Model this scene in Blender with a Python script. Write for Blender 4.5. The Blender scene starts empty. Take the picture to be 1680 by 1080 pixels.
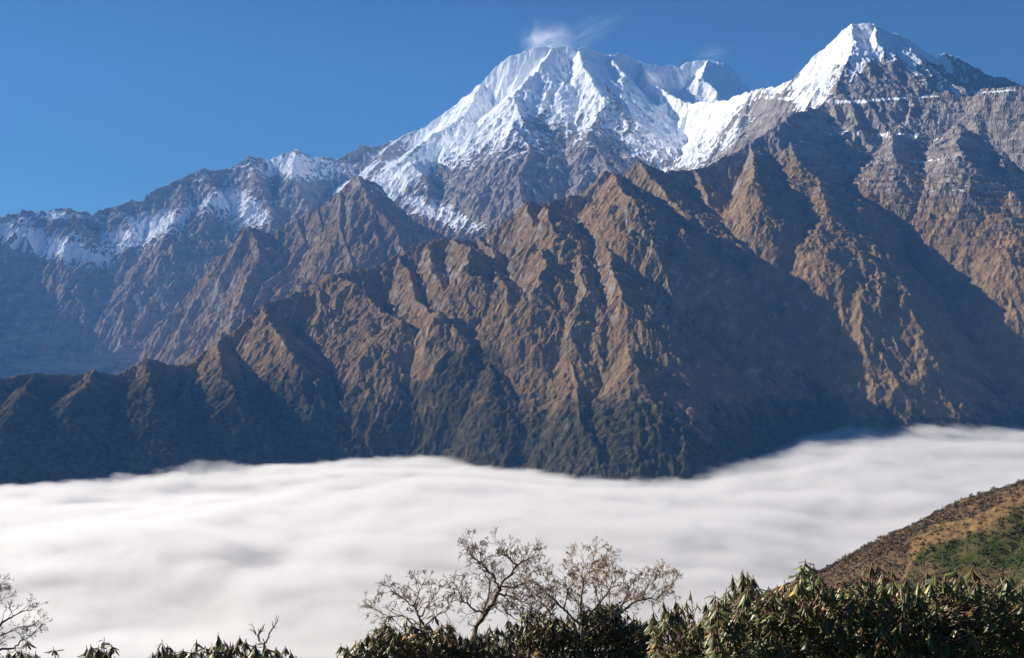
import bpy, math, random, time
import numpy as np
T00 = time.time()
sc = bpy.context.scene
col = sc.collection
R = math.radians

# ------------------------------------------------------------------ camera
F = 1801.0                       # focal length in photo pixels (1680 wide)
cam_d = bpy.data.cameras.new('camera'); cam = bpy.data.objects.new('camera', cam_d); col.objects.link(cam)
cam_d.sensor_width = 36; cam_d.lens = F / 1680 * 36
cam_d.clip_start = 0.1; cam_d.clip_end = 60000
cam.location = (0, 0, 0); cam.rotation_euler = (R(90), 0, 0)
sc.camera = cam

# ------------------------------------------------------------------ light
SUN_EL, SUN_FWD = 27.5, 19.0     # elevation; degrees ahead of straight left
w = bpy.data.worlds.new('World'); sc.world = w; w.use_nodes = True
nt = w.node_tree; nt.nodes.clear()
out = nt.nodes.new('ShaderNodeOutputWorld'); bg = nt.nodes.new('ShaderNodeBackground'); sky = nt.nodes.new('ShaderNodeTexSky')
sky.sky_type = 'NISHITA'; sky.sun_disc = False
sky.sun_elevation = R(SUN_EL); sky.sun_rotation = R(-(90 - SUN_FWD))
sky.altitude = 3200; sky.air_density = 1.35; sky.dust_density = 0.15; sky.ozone_density = 3.0
bg.inputs['Strength'].default_value = 0.05
tint = nt.nodes.new('ShaderNodeMix'); tint.data_type = 'RGBA'; tint.blend_type = 'MULTIPLY'; tint.inputs[0].default_value = 1
tint.inputs[7].default_value = (.185, .36, .52, 1); nt.links.new(sky.outputs[0], tint.inputs[6]); nt.links.new(tint.outputs[2], bg.inputs[0]); nt.links.new(bg.outputs[0], out.inputs[0])
sun_d = bpy.data.lights.new('sun', 'SUN'); sun_d.energy = 5.0; sun_d.angle = R(0.53); sun_d.color = (1.0, 0.90, 0.77)
sun = bpy.data.objects.new('sun', sun_d); col.objects.link(sun)
from mathutils import Vector, Matrix, Euler
sdir = Vector((-math.cos(R(SUN_EL)) * math.cos(R(SUN_FWD)), math.cos(R(SUN_EL)) * math.sin(R(SUN_FWD)), math.sin(R(SUN_EL))))
sun.rotation_euler = sdir.to_track_quat('Z', 'Y').to_euler(); sun.location = (-40, 0, 60)
sc.view_settings.view_transform = 'Standard'; sc.view_settings.look = 'None'
sc.view_settings.exposure = 1.3; sc.view_settings.gamma = 1.0
sc.cycles.use_denoising = True
sc.cycles.max_bounces = 8; sc.cycles.diffuse_bounces = 2; sc.cycles.volume_bounces = 2; sc.cycles.transparent_max_bounces = 16

# ------------------------------------------------------------------ helpers
def tag(o, label=None, cat=None, group=None, kind=None):
    if label: o['label'] = label
    if cat: o['category'] = cat
    if group: o['group'] = group
    if kind: o['kind'] = kind
    return o

def mat_new(name):
    m = bpy.data.materials.new(name); m.use_nodes = True
    nt = m.node_tree; nt.nodes.clear()
    return m, nt, nt.nodes.new('ShaderNodeOutputMaterial')

class NG:
    """small node-graph helper"""
    def __init__(s, nt): s.nt = nt
    def n(s, t, **k):
        nd = s.nt.nodes.new(t)
        for a, b in k.items(): setattr(nd, a, b)
        return nd
    def l(s, a, b): s.nt.links.new(a, b)
    def val(s, sock, v):
        if hasattr(v, 'is_linked') or isinstance(v, bpy.types.NodeSocket): s.l(v, sock)
        else: sock.default_value = v
    def math(s, op, a, b=0.0, c=None, clamp=False):
        nd = s.n('ShaderNodeMath', operation=op, use_clamp=clamp)
        s.val(nd.inputs[0], a); s.val(nd.inputs[1], b)
        if c is not None: s.val(nd.inputs[2], c)
        return nd.outputs[0]
    def mix(s, f, a, b, mode='MIX'):
        nd = s.n('ShaderNodeMix', data_type='RGBA', blend_type=mode)
        s.val(nd.inputs[0], f); s.val(nd.inputs[6], a); s.val(nd.inputs[7], b)
        return nd.outputs[2]
    def ramp(s, v, a, b, lo=0.0, hi=1.0, kind='LINEAR'):
        nd = s.n('ShaderNodeMapRange', interpolation_type=kind)
        s.val(nd.inputs[0], v); s.val(nd.inputs[1], a); s.val(nd.inputs[2], b); s.val(nd.inputs[3], lo); s.val(nd.inputs[4], hi)
        return nd.outputs[0]
    def noise(s, vec, scale, detail=6, rough=0.55, dist=0.0):
        nd = s.n('ShaderNodeTexNoise'); nd.inputs['Scale'].default_value = scale
        nd.inputs['Detail'].default_value = detail; nd.inputs['Roughness'].default_value = rough; nd.inputs['Distortion'].default_value = dist
        if vec is not None: s.l(vec, nd.inputs['Vector'])
        return nd.outputs[0]

def mesh_grid(name, V, faces, mat, attrs=None, smooth=True):
    me = bpy.data.meshes.new(name)
    n = len(V); m = len(faces); k = faces.shape[1]
    me.vertices.add(n); me.vertices.foreach_set('co', np.ascontiguousarray(V, dtype=np.float32).ravel())
    me.loops.add(m * k); me.loops.foreach_set('vertex_index', np.ascontiguousarray(faces, dtype=np.int32).ravel())
    me.polygons.add(m); me.polygons.foreach_set('loop_start', np.arange(0, m * k, k, dtype=np.int32))
    me.polygons.foreach_set('use_smooth', np.full(m, smooth, dtype=bool))
    if attrs:
        for an, arr in attrs.items():
            a = me.attributes.new(an, 'FLOAT_COLOR', 'POINT')
            a.data.foreach_set('color', np.ascontiguousarray(arr, dtype=np.float32).ravel())
    me.update(calc_edges=True)
    me.materials.append(mat)
    o = bpy.data.objects.new(name, me); col.objects.link(o)
    return o

# ------------------------------------------------------------------ numpy noise
def hsh(ix, iy, seed):
    h = (ix.astype(np.int64) * 374761393 + iy.astype(np.int64) * 668265263 + seed * 2147483647) & 0xFFFFFFFF
    h = ((h ^ (h >> 13)) * 1274126177) & 0xFFFFFFFF
    h = (h ^ (h >> 16)) & 0xFFFFFF
    return (h / float(0xFFFFFF)).astype(np.float32)

def perlin(x, y, seed=0):
    x0 = np.floor(x); y0 = np.floor(y); fx = (x - x0).astype(np.float32); fy = (y - y0).astype(np.float32)
    ix = x0.astype(np.int32); iy = y0.astype(np.int32)
    u = fx * fx * fx * (fx * (fx * 6 - 15) + 10); v = fy * fy * fy * (fy * (fy * 6 - 15) + 10)
    def g(i, j, a, b):
        th = hsh(i, j, seed) * 6.2831853
        return np.cos(th) * a + np.sin(th) * b
    n00 = g(ix, iy, fx, fy); n10 = g(ix + 1, iy, fx - 1, fy)
    n01 = g(ix, iy + 1, fx, fy - 1); n11 = g(ix + 1, iy + 1, fx - 1, fy - 1)
    return ((n00 * (1 - u) + n10 * u) * (1 - v) + (n01 * (1 - u) + n11 * u) * v) * 1.5

def fbm(x, y, wl, octs, seed=0, gain=0.5, ridged=False):
    s = np.zeros_like(x, dtype=np.float32); a = 1.0; t = 0
    for o in range(octs):
        n = perlin(x / wl, y / wl, seed + o * 17)
        if ridged: n = 1 - 2 * np.abs(n)
        s += a * n; t += a; a *= gain; wl *= 0.5
    return s / t

def gully(x, y, sx, sy, cell, seed, k=1.0):
    """stripes running down the slope; (sx,sy) is the unit side direction"""
    px = x / cell; py = y / cell
    ix = np.floor(px); iy = np.floor(py)
    fx = (px - ix).astype(np.float32); fy = (py - iy).astype(np.float32)
    ix = ix.astype(np.int32); iy = iy.astype(np.int32)
    S = np.zeros_like(fx); C = np.zeros_like(fx); W = np.zeros_like(fx) + 1e-6
    for dx in (-1, 0, 1):
        for dy in (-1, 0, 1):
            jx = hsh(ix + dx, iy + dy, seed); jy = hsh(ix + dx, iy + dy, seed + 91)
            ax = fx - dx - jx * 0.9; ay = fy - dy - jy * 0.9
            wgt = np.exp(-2.2 * (ax * ax + ay * ay))
            ph = (ax * sx + ay * sy) * (3.14159 * k) + jx * 6.28
            S += wgt * np.sin(ph); C += wgt * np.cos(ph); W += wgt
    m = np.sqrt(S * S + C * C) + 1e-4
    s = S / m
    return (1 - 2 * np.abs(s)) * np.clip(m / W * 1.6, 0, 1)

def sstep(a, b, x):
    t = np.clip((x - a) / (b - a), 0, 1); return t * t * (3 - 2 * t)

# ------------------------------------------------------------------ the mountains
# ridge lines, (u, v, distance): where the crest stands in the view and how far away it is
CREST = [(-260,640,3800),(-100,628,3830),(0,624,3870),(60,616,3930),(130,620,3990),(160,609,4010),(192,620,4040),(235,594,4120),(290,602,4240),(305,606,4300),
 (350,572,4600),(385,540,4700),(420,505,4800),(470,490,4900),(510,478,5000),(540,453,5050),(600,447,5150),(625,435,5200),(660,425,5250),
 (690,404,5300),(740,397,5350),(790,403,5400),(830,370,5450),(868,334,5500),(905,338,5550),(930,325,5600),(955,325,5650),(990,284,5750),
 (1020,292,5720),(1050,266,5750),(1090,286,5800),(1130,282,5850),(1175,262,5920),(1230,240,6050),(1265,215,6150),(1292,203,6250)]
BASE = [(-260,820),(0,815),(100,800),(200,800),(330,790),(420,755),(560,733),(660,750),(740,765),(900,780),(1000,790),(1100,775),
 (1190,745),(1260,740),(1370,730),(1420,705),(1550,722),(1680,740),(2100,745)]
WALL = [(1292,203,6250),(1300,190,6500),(1340,175,6650),(1390,168,6700),(1470,161,6680),(1550,157,6580),(1590,160,6500),(1620,150,6430),(1680,147,6300),(1800,140,6000),(2050,130,5600)]
ZC = -520.0
cu = np.array([p[0] for p in CREST] + [p[0] for p in WALL[1:]]); cv = np.array([p[1] for p in CREST] + [p[1] for p in WALL[1:]]); cd = np.array([p[2] for p in CREST] + [p[2] for p in WALL[1:]])
bu = np.array([p[0] for p in BASE]); bv = np.array([p[1] for p in BASE]); bd = -ZC * F / (bv - 540.0)
def dist_front(u, v):
    """distance of the mean mountainside seen at (u, v)"""
    d1 = np.interp(u, cu, cd); v1 = np.interp(u, cu, cv); d2 = np.interp(u, bu, bd)
    z1 = (540 - v1) / F * d1; z2 = ZC
    a = (540 - v) / F                       # z = a*d ; line z = z1 + (d-d1)*(z2-z1)/(d2-d1)
    m = (z2 - z1) / (d2 - d1)
    return (z1 - m * d1) / (a - m)
def front(pts, p=0.075, p0=0.0):
    r = []
    n = len(pts) - 1
    for i, (u, v) in enumerate(pts):
        pp = (p0 + (p - p0) * min(1, i / max(1, n) * 2.5)) * (1 - .5 * (i / max(1, n)) ** 2)
        r.append((u, v, dist_front(u, v) * (1 - pp)))
    return r

# (points, slope left, slope right, reach, massif)
RID = []
def rid(pts, sl, sr, reach, m):
    if m >= 1 and reach <= 1250: pts = falling(pts, {4: .62, 5: .7, 6: .75}.get(m, .66))
    RID.append((pts, sl, sr, reach, m))
def falling(pts, slope):
    """keep where a spur is seen but let it run down towards the viewer at the given slope"""
    u, v, d = pts[0]; r = [(u, v, d)]
    for u2, v2, _ in pts[1:]:
        x0, z0 = (u - 840) / F * d, (540 - v) / F * d; t, a = (u2 - 840) / F, (540 - v2) / F
        best = d * .997
        for k in range(1, 400):
            dd = d - k * 5
            if z0 - a * dd - slope * math.hypot(x0 - t * dd, d - dd) <= 0: best = dd; break
        u, v, d = u2, v2, best; r.append((u, v, d))
    return r
rid(CREST, 1.05, 1.05, 1900, 0)
rid(WALL, 0.95, 0.95, 2200, 0)
SP = [
 ([(60,617),(45,660),(20,730),(5,815)], .62,.70), ([(160,610),(135,650),(110,720),(90,800)], .60,.75),
 ([(235,596),(248,650),(262,710),(285,795)], .60,.75), ([(305,607),(300,650),(310,700),(330,790)], .6,.75),
 ([(362,560),(360,600),(385,650),(402,700),(425,755)], .60,.85), ([(422,506),(450,540),(480,590),(500,640),(520,700),(530,740)], 1.15,0.57),
 ([(545,452),(598,480),(625,515),(668,532),(664,590),(690,640),(700,690),(708,752)], .60,.95),
 ([(612,500),(600,560),(610,620),(590,690),(575,735)], .62,.8),
 ([(655,428),(678,470),(692,505),(728,520),(735,565),(750,620),(765,690),(775,765)], 1.15,0.57),
 ([(700,405),(712,450),(738,500),(757,543),(777,570),(768,620),(790,680),(820,770)], 1.15,0.57),
 ([(785,540),(803,565),(816,610),(826,660),(850,740)], 1.15,0.57),
 ([(745,398),(772,412),(766,440),(772,478),(785,540)], 1.15,0.57),
 ([(795,397),(812,420),(810,450),(821,470),(824,500),(838,560),(848,600),(845,650),(880,770)], 1.15,0.57),
 ([(870,335),(880,368),(894,400),(890,437),(868,480),(866,528),(880,600),(905,680),(930,780)], 1.15,0.57),
 ([(905,338),(904,360),(909,382),(925,430)], 1.15,0.57),
 ([(957,325),(976,370),(968,400),(951,425),(957,485),(937,510),(931,545),(930,590),(960,660),(985,730),(1000,790)], 1.15,0.57),
 ([(997,284),(1012,305),(1040,332),(1060,370),(1075,420)], 1.15,0.57),
 ([(997,290),(1000,330),(990,370),(992,400),(1004,440),(1012,470),(1016,498),(1037,512),(1052,550),(1088,592),(1092,615),(1105,660),(1112,700),(1120,770)], 1.15,0.57),
 ([(1016,498),(1008,540),(1030,590),(1030,650),(1020,720),(1030,785)], 1.15,0.57),
 ([(1050,268),(1078,302),(1100,322),(1117,342),(1130,380),(1140,440),(1142,500),(1154,560),(1182,580),(1207,620),(1240,660),(1262,700),(1285,738)], 1.15,0.57),
 ([(1130,283),(1152,310),(1171,345),(1189,365),(1217,382),(1222,430),(1252,455),(1264,480),(1287,510),(1292,540),(1304,570),(1322,595),(1338,650),(1350,725)], 1.15,0.57),
 ([(1171,345),(1160,380),(1157,415),(1170,450)], 1.15,0.57),
 ([(1230,418),(1254,430),(1257,458)], 1.15,0.57),
 ([(1264,572),(1266,610),(1264,660),(1272,735)], 1.15,0.57),
 ([(1230,241),(1240,280),(1225,310),(1230,340),(1262,385),(1300,420)], 1.15,0.57),
 ([(1292,204),(1302,235),(1310,267),(1352,300),(1350,333),(1370,360),(1392,390),(1407,432),(1398,450),(1402,480),(1442,510),(1482,540),(1512,580),(1532,620),(1562,680),(1595,722)], .55,1.15),
 ([(1402,480),(1420,530),(1425,570),(1400,620),(1405,660),(1412,702)], .6,.85),
 ([(1470,560),(1460,610),(1440,660),(1450,710)], .6,.85),
 ([(1370,360),(1405,375),(1440,392),(1466,418),(1471,440),(1482,465),(1502,485),(1537,510),(1580,515),(1602,540),(1642,570),(1667,600),(1682,640),(1700,740)], .6,1.15),
 ([(1495,330),(1520,370),(1560,410),(1610,450),(1670,490),(1740,560),(1800,650),(1830,740)], .6,.8),
 ([(1530,240),(1560,320),(1610,370),(1680,430),(1760,500)], .6,.7),
 ([(1640,240),(1660,320),(1700,380),(1780,450)], .6,.7),
 ([(1460,200),(1470,260),(1490,320)], .6,.7), ([(1570,200),(1580,260),(1590,300)], .6,.7),
]
for pts, sl, sr in SP:
    p = {(1292,204): .19, (1370,360): .15, (1230,241): .10, (1130,283): .09, (1050,268): .095}.get(pts[0], .035 if pts[0][0] < 310 else .10)
    if pts[0] == (1292,204): sr = .68
    if pts[0] == (1370,360): sr = .68
    rid(front(pts, p), sl, sr, 2600 if p >= .15 else 1500, 0)

# mid range below the big snow peak
rid([(385,420,7800),(407,374,8000),(447,387,8000),(483,367,8050),(520,345,8100),(560,315,8150),(590,289,8200),(627,320,8150),(673,357,8050),(723,397,7950),(790,430,7800),(860,470,7700)], 1.4, 1.4, 1800, 1)
rid([(407,374,8000),(425,400,7900),(425,430,7750),(405,460,7600),(395,500,7400)], 1.3,.72,900,1)
rid([(483,367,8050),(500,400,7900),(470,440,7700),(430,470,7500),(415,508,7250)], 1.25,.72,900,1)
rid([(520,345,8100),(528,395,7850),(510,450,7600),(480,490,7400)], 1.15,.72,900,1)
rid([(560,315,8150),(560,370,7850),(575,430,7550),(590,480,7300)], .95,.72,900,1)
rid([(590,289,8200),(610,330,8000),(645,378,7700),(655,415,7500),(665,450,7350)], .95,.72,900,1)
rid([(673,357,8050),(697,375,7950),(690,400,7800)], .95,.72,900,1)
# range behind it
rid([(560,345,9100),(612,312,9250),(645,297,9350),(677,266,9400),(715,269,9400),(750,284,9350),(800,322,9200),(850,360,9000),(900,400,8800)], 1.05, 1.05, 1800, 2)
rid([(677,266,9400),(697,300,9200),(700,330,9000)], .95,.72,800,2)
rid([(715,269,9400),(755,320,9100),(745,345,8900)], .95,.72,800,2)
rid([(750,284,9350),(785,345,9000),(770,365,8800)], .95,.72,800,2)
rid([(800,322,9200),(822,350,8950),(815,375,8750)], .95,.72,800,2)
# far range on the left
rid([(-500,300,9300),(-300,330,9400),(-120,350,9500),(0,361,9700),(40,349,9750),(60,355,9780),(105,345,9850),(150,356,9900),(190,343,10000),(230,330,10100),(270,312,10250),(300,296,10350),(335,281,10450),(360,286,10500),(395,274,10600),
 (410,261,10650),(432,264,10700),(452,262,10750),(485,248,10800),(506,261,10850),(560,265,10900),(592,241,11000)], .95,.95, 2600, 3)
rid([(-120,350,9500),(-180,360,9000),(-260,400,8400),(-330,470,7800),(-400,560,7200)], .8,.9,2200,3)  # unseen spurs left of view, set high to shade the far-left slope
rid([(-500,300,9300),(-620,330,8400),(-760,420,7400)], .8,.8,2200,3)
rid([(0,361,9700),(30,385,9350),(90,420,8900),(170,450,8500),(220,520,8000)], .95,.72,1200,3)
rid([(110,345,9850),(125,365,9600),(150,395,9200),(210,430,8800),(270,470,8400),(330,540,7900)], .95,.72,1200,3)
rid([(190,343,10000),(215,385,9600),(260,410,9200),(300,440,8800),(350,490,8300)], .95,.72,1200,3)
rid([(300,296,10350),(300,340,9950),(285,375,9600),(320,410,9200),(345,450,8800)], .95,.72,1200,3)
rid([(335,281,10450),(355,320,10100),(340,350,9800),(372,380,9400),(380,410,9000)], .95,.72,1200,3)
rid([(410,261,10650),(420,300,10300),(440,340,9900),(450,370,9600)], .95,.72,1200,3)
rid([(485,248,10800),(480,290,10400),(500,330,10000),(510,360,9600)], .95,.72,1200,3)
rid([(560,265,10900),(570,290,10600),(560,320,10200)], .95,.72,1200,3)
# the big snow peak
rid([(592,241,11000),(622,240,11000),(650,229,11000),(690,210,11050),(740,181,11100),(778,157,11150),(790,140,11150),(815,112,11200),(842,91,11200),(872,83,11200),(890,79,11200),(905,82,11200),(918,77,11200),(935,76,11200),(950,80,11210),(960,78,11220),(975,86,11250),(988,91,11270),(1003,94,11300),(1014,88,11330),(1026,91,11350),(1036,98,11370),
 (1050,105,11400),(1090,111,11450),(1105,105,11500),(1115,112,11550),(1132,102,11600),(1160,99,11600),(1190,109,11550),(1208,124,11500),(1224,152,11400),(1260,200,11300)], 1.6,1.6, 3000, 4)
rid([(905,80,11200),(886,112,10950),(862,140,10700),(841,160,10550),(853,193,10350),(842,212,10250),(870,238,10100),(852,290,9850),(862,335,9600)], .9,.60,1250,4)
rid([(853,193,10350),(800,214,10200),(748,245,10050),(700,285,9850),(640,312,9600)], .9,.8,1000,4)
rid([(790,140,11150),(760,190,10900),(700,230,10700),(650,275,10400),(610,300,10200)], .75,.8,1250,4)
rid([(650,229,11000),(630,260,10750),(600,290,10500)], .7,.8,900,4)
rid([(950,80,11220),(960,112,11000),(976,150,10700),(987,166,10600),(971,202,10400),(962,230,10250),(980,247,10150),(1004,290,9900),(960,320,9700)], .9,.60,1250,4)
rid([(960,112,11000),(935,160,10700),(930,200,10500),(905,235,10250)], .85,.9,700,4)
rid([(1000,92,11300),(1022,130,11050),(1030,170,10800),(1045,215,10500),(1050,260,10250)], .9,.85,1000,4)
rid([(1050,105,11400),(1075,140,11100),(1085,170,10800),(1070,210,10500),(1075,255,10200)], .9,.9,1000,4)
rid([(1160,99,11600),(1150,130,11400),(1175,160,11200)], .8,.8,700,4)
# saddle ridge from the snow peak to the right-hand peak
rid([(1050,105,11400),(1062,135,10900),(1100,158,10500),(1130,170,10200),(1170,171,9700),(1200,165,9300),(1225,153,8900),(1280,144,8300),(1320,129,7850),(1343,103,7620)], 1.2,1.2,2000, 5)
for a, d0 in (((1130,170),10200),((1170,171),9700),((1200,165),9300),((1235,151),8750),((1270,146),8400),((1300,138),8100)):
    u, v = a
    rid([(u,v,d0),(u-12,v+35,d0*.965),(u-35,v+75,d0*.93),(u-50,v+120,d0*.895)], .95,.72,700,5)
# the right-hand peak
rid([(1320,129,7850),(1343,103,7620),(1360,75,7560),(1380,52,7530),(1396,42,7500),(1435,41,7500),(1458,54,7500),(1482,62,7480),(1510,82,7450),(1540,106,7400),(1552,89,7450),(1570,95,7450),(1610,121,7400),(1650,133,7350),(1680,142,7300),(1760,160,7200),(1900,170,7000)], 1.35,1.35,1500,6)
rid([(1396,42,7500),(1404,75,8080),(1390,110,7950),(1372,150,7780),(1340,178,7600)], .95,.72,700,6)
rid([(1435,41,7500),(1437,75,8080),(1425,110,7920),(1408,140,7780),(1390,160,7650)], .95,.72,600,6)
rid([(1458,54,7500),(1485,85,8080),(1475,110,7950),(1465,140,7800),(1460,160,7650)], .95,.72,600,6)
rid([(1482,62,7480),(1500,95,7350),(1510,130,7850),(1530,155,7650)], .95,.72,600,6)
rid([(1540,106,7400),(1575,128,7950),(1590,150,7000)], .95,.72,600,6)
NAMES = ['mountain_ridge', 'mountain_spur', 'mountain_spur', 'mountain_range', 'snow_mountain', 'mountain_saddle', 'snow_mountain']

Q = 1.0
tt = np.concatenate([np.linspace(-.80, -.49, int(110 * Q), endpoint=False), np.linspace(-.49, .49, int(1180 * Q)), np.linspace(.49, .66, int(60 * Q) + 1)[1:]])
yy = np.geomspace(3150, 14300, int(1500 * Q))
TG, YG = np.meshgrid(tt, yy)                 # rows: y, cols: t
X = (TG * YG); Y = YG.copy()
X32 = X.astype(np.float32); Y32 = Y.astype(np.float32)
wx = fbm(X, Y, 620, 6, 3, .58) * 78; wy = fbm(X, Y, 620, 6, 57, .58) * 70
XW = X32 + wx; YW = Y32 + wy
H = np.full(X.shape, -760, np.float32); M = np.full(X.shape, -1, np.int8); DC = np.full(X.shape, 3000, np.float32)
ly = np.log(yy)
for pts, sl, sr, reach, m in RID:
    P = [((u - 840) / F * d, d, (540 - v) / F * d) for u, v, d in pts]
    for a, b in zip(P[:-1], P[1:]):
        y0 = min(a[1], b[1]) - reach; y1 = max(a[1], b[1]) + reach
        j0 = np.searchsorted(yy, y0); j1 = np.searchsorted(yy, y1)
        xmn = min(a[0], b[0]) - reach; xmx = max(a[0], b[0]) + reach
        ya, yb = max(y0, yy[0]), max(y1, yy[0] + 1)
        tmn = min(xmn / ya, xmn / yb); tmx = max(xmx / ya, xmx / yb)
        i0 = np.searchsorted(tt, tmn); i1 = np.searchsorted(tt, tmx)
        if j1 <= j0 or i1 <= i0: continue
        xs = XW[j0:j1, i0:i1]; ys = YW[j0:j1, i0:i1]
        dx, dy = b[0] - a[0], b[1] - a[1]; L2 = dx * dx + dy * dy + 1e-6
        px = xs - np.float32(a[0]); py = ys - np.float32(a[1])
        t = np.clip((px * dx + py * dy) / L2, 0, 1).astype(np.float32)
        qx = px - t * np.float32(dx); qy = py - t * np.float32(dy)
        dist = np.sqrt(qx * qx + qy * qy)
        # left of the spur as seen from the camera = smaller x
        side = qx / (dist + 1e-3)
        s = np.where(side < 0, sl, sr) if abs(dx) < abs(dy) * 8 else .5 * (sl + sr)
        s = sl + (sr - sl) * (side * .5 + .5)
        z = a[2] + t * np.float32(b[2] - a[2]) - dist * s.astype(np.float32) - (np.maximum(dist - 280, 0) * (.30 if reach < 1800 else .40) if m == 0 and (reach < 1800 or reach == 2600) else 0)
        h = H[j0:j1, i0:i1]; k = z > h
        h[k] = z[k]; M[j0:j1, i0:i1][k] = m
        dc = DC[j0:j1, i0:i1]; np.minimum(dc, dist, out=dc)
print('ridges', time.time() - T00)

def grad(h):
    ht = np.gradient(h, tt, axis=1); hy = np.gradient(h, yy, axis=0)
    gx = ht / Y32; gy = hy - TG * gx
    return gx.astype(np.float32), gy.astype(np.float32)
def blur(a, n):
    for _ in range(n):
        a = np.pad(a, 1, mode='edge'); a = (a[:-2, 1:-1] + 2 * a[1:-1, 1:-1] + a[2:, 1:-1]) / 4
        a = np.pad(a, ((0, 0), (1, 1)), mode='edge'); a = (a[:, :-2] + 2 * a[:, 1:-1] + a[:, 2:]) / 4
    return a
far = sstep(7500, 10000, Y32)
crestfade = sstep(0, 160, DC)
calm0 = 1 - .5 * sstep(1180, 1330, 840 + TG * F) * (M == 0)
for cell, amp, bl, seed in ((420, 22, 8, 5), (210, 22, 5, 11), (105, 12, 3, 23), (55, 4.8, 2, 37), (28, 2.2, 1, 41)):
    gx, gy = grad(blur(H, bl)); g = np.sqrt(gx * gx + gy * gy) + 1e-4
    f = np.clip(g * 1.5, 0, 1)
    e = gully(X32, Y32, (-gy / g), (gx / g), cell * (1 + 0.0), seed)
    cf = (0.12 + .88 * sstep(0, cell * .9, DC))
    wood = sstep(60, -330, H) * (M <= 0)
    H = H + (e - .35) * amp * f * cf * (1 - .55 * wood) * (1 - (.6 if cell < 80 else .25) * sstep(1350, 1800, H) * (M >= 4)) * (1 - .5 * sstep(.2, .8, -gx)) * calm0
crag = .6 * fbm(X32 + wx * 1.5, Y32 + wy * 1.5, 560, 7, 211, .52, True) + .4 * fbm(X32 * .7 + wx * 3, Y32 * .7 + wy * 3, 190, 6, 219, .58, True)
gsl = np.clip(np.sqrt(sum(q * q for q in grad(blur(H, 4)))) * 1.2, 0, 1)
calm = 1 - .5 * sstep(1180, 1330, 840 + TG * F) * (M == 0)
H += (crag - .05) * 66 * gsl * calm * (1 - .35 * sstep(1350, 1800, H) * (M >= 4)) * np.where((M == 1) | (M == 2), 1.4, 1) * (1 - .6 * wood) * (.35 + .65 * sstep(0, 120, DC))
jag = fbm(X, Y, 150, 5, 311, .62, True)
H += jag * (24 + 8 * far + 18 * (M == 3)) * np.exp(-(DC / 90) ** 2) * (1 - .6 * wood)
H += fbm(X, Y, 90, 4, 77, .6) * 9 * (0.3 + .7 * crestfade)
H += fbm(X, Y, 34, 2, 177, .6) * 9 * wood
Ut = 840 + TG * F; Vt = 540 - H / Y32 * F
ledge = sstep(1270, 1360, Ut) * sstep(480, 330, Vt) * (M == 0)
H += ledge * 7 * np.sin((H + .10 * X32 + 30 * fbm(X, Y, 400, 3, 401)) / 7.0) + ledge * 5 * np.sin((H + .06 * X32 + 30 * fbm(X, Y, 400, 3, 402)) / 3.1)
print('gullies', time.time() - T00)

# projection of every point, slope, masks
gx, gy = grad(H); g = np.sqrt(gx * gx + gy * gy)
U = 840 + TG * F; Vp = 540 - H / Y32 * F
nz = 1 / np.sqrt(1 + g * g)
n1 = fbm(X, Y, 700, 6, 101, .6); n2 = fbm(X, Y, 160, 5, 131, .6)
def blobs(L):
    s = np.zeros_like(H)
    for u, v, ru, rv, a, ang in L:
        c, sn = math.cos(R(ang)), math.sin(R(ang))
        du = U - u; dv = Vp - v
        p = (du * c + dv * sn) / ru; q = (-du * sn + dv * c) / rv
        s += a * np.exp(-(p * p + q * q))
    return s
line = {0: 1500, 1: 1500, 2: 1150, 3: 1440, 4: 1120, 5: 1130, 6: 1400, -1: 9999}
zl = np.zeros_like(H)
for k, v in line.items(): zl[M == k] = v
snow = (H - zl) / 420 + n1 * .8 + n2 * .7 + (nz - .72) * 3.2
snow = np.where(M == 0, (H - 1500) / 900 - .75 + n2 * 1.5 + (nz - .75) * 2.5, snow)
snow = np.where(M == 1, snow - .5, snow)
hollow = blur(H, 7) - H
snow += np.clip(hollow / 7, -1.2, 1.2) * np.where(M == 0, .8, np.where(M == 4, .7, .65)) + (M == 3) * n2 * .35
snow -= sstep(.05, .6, -gx) * np.where(M >= 4, 1.1, 0) + (M >= 4) * (n2 * .5 - .2)
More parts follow.
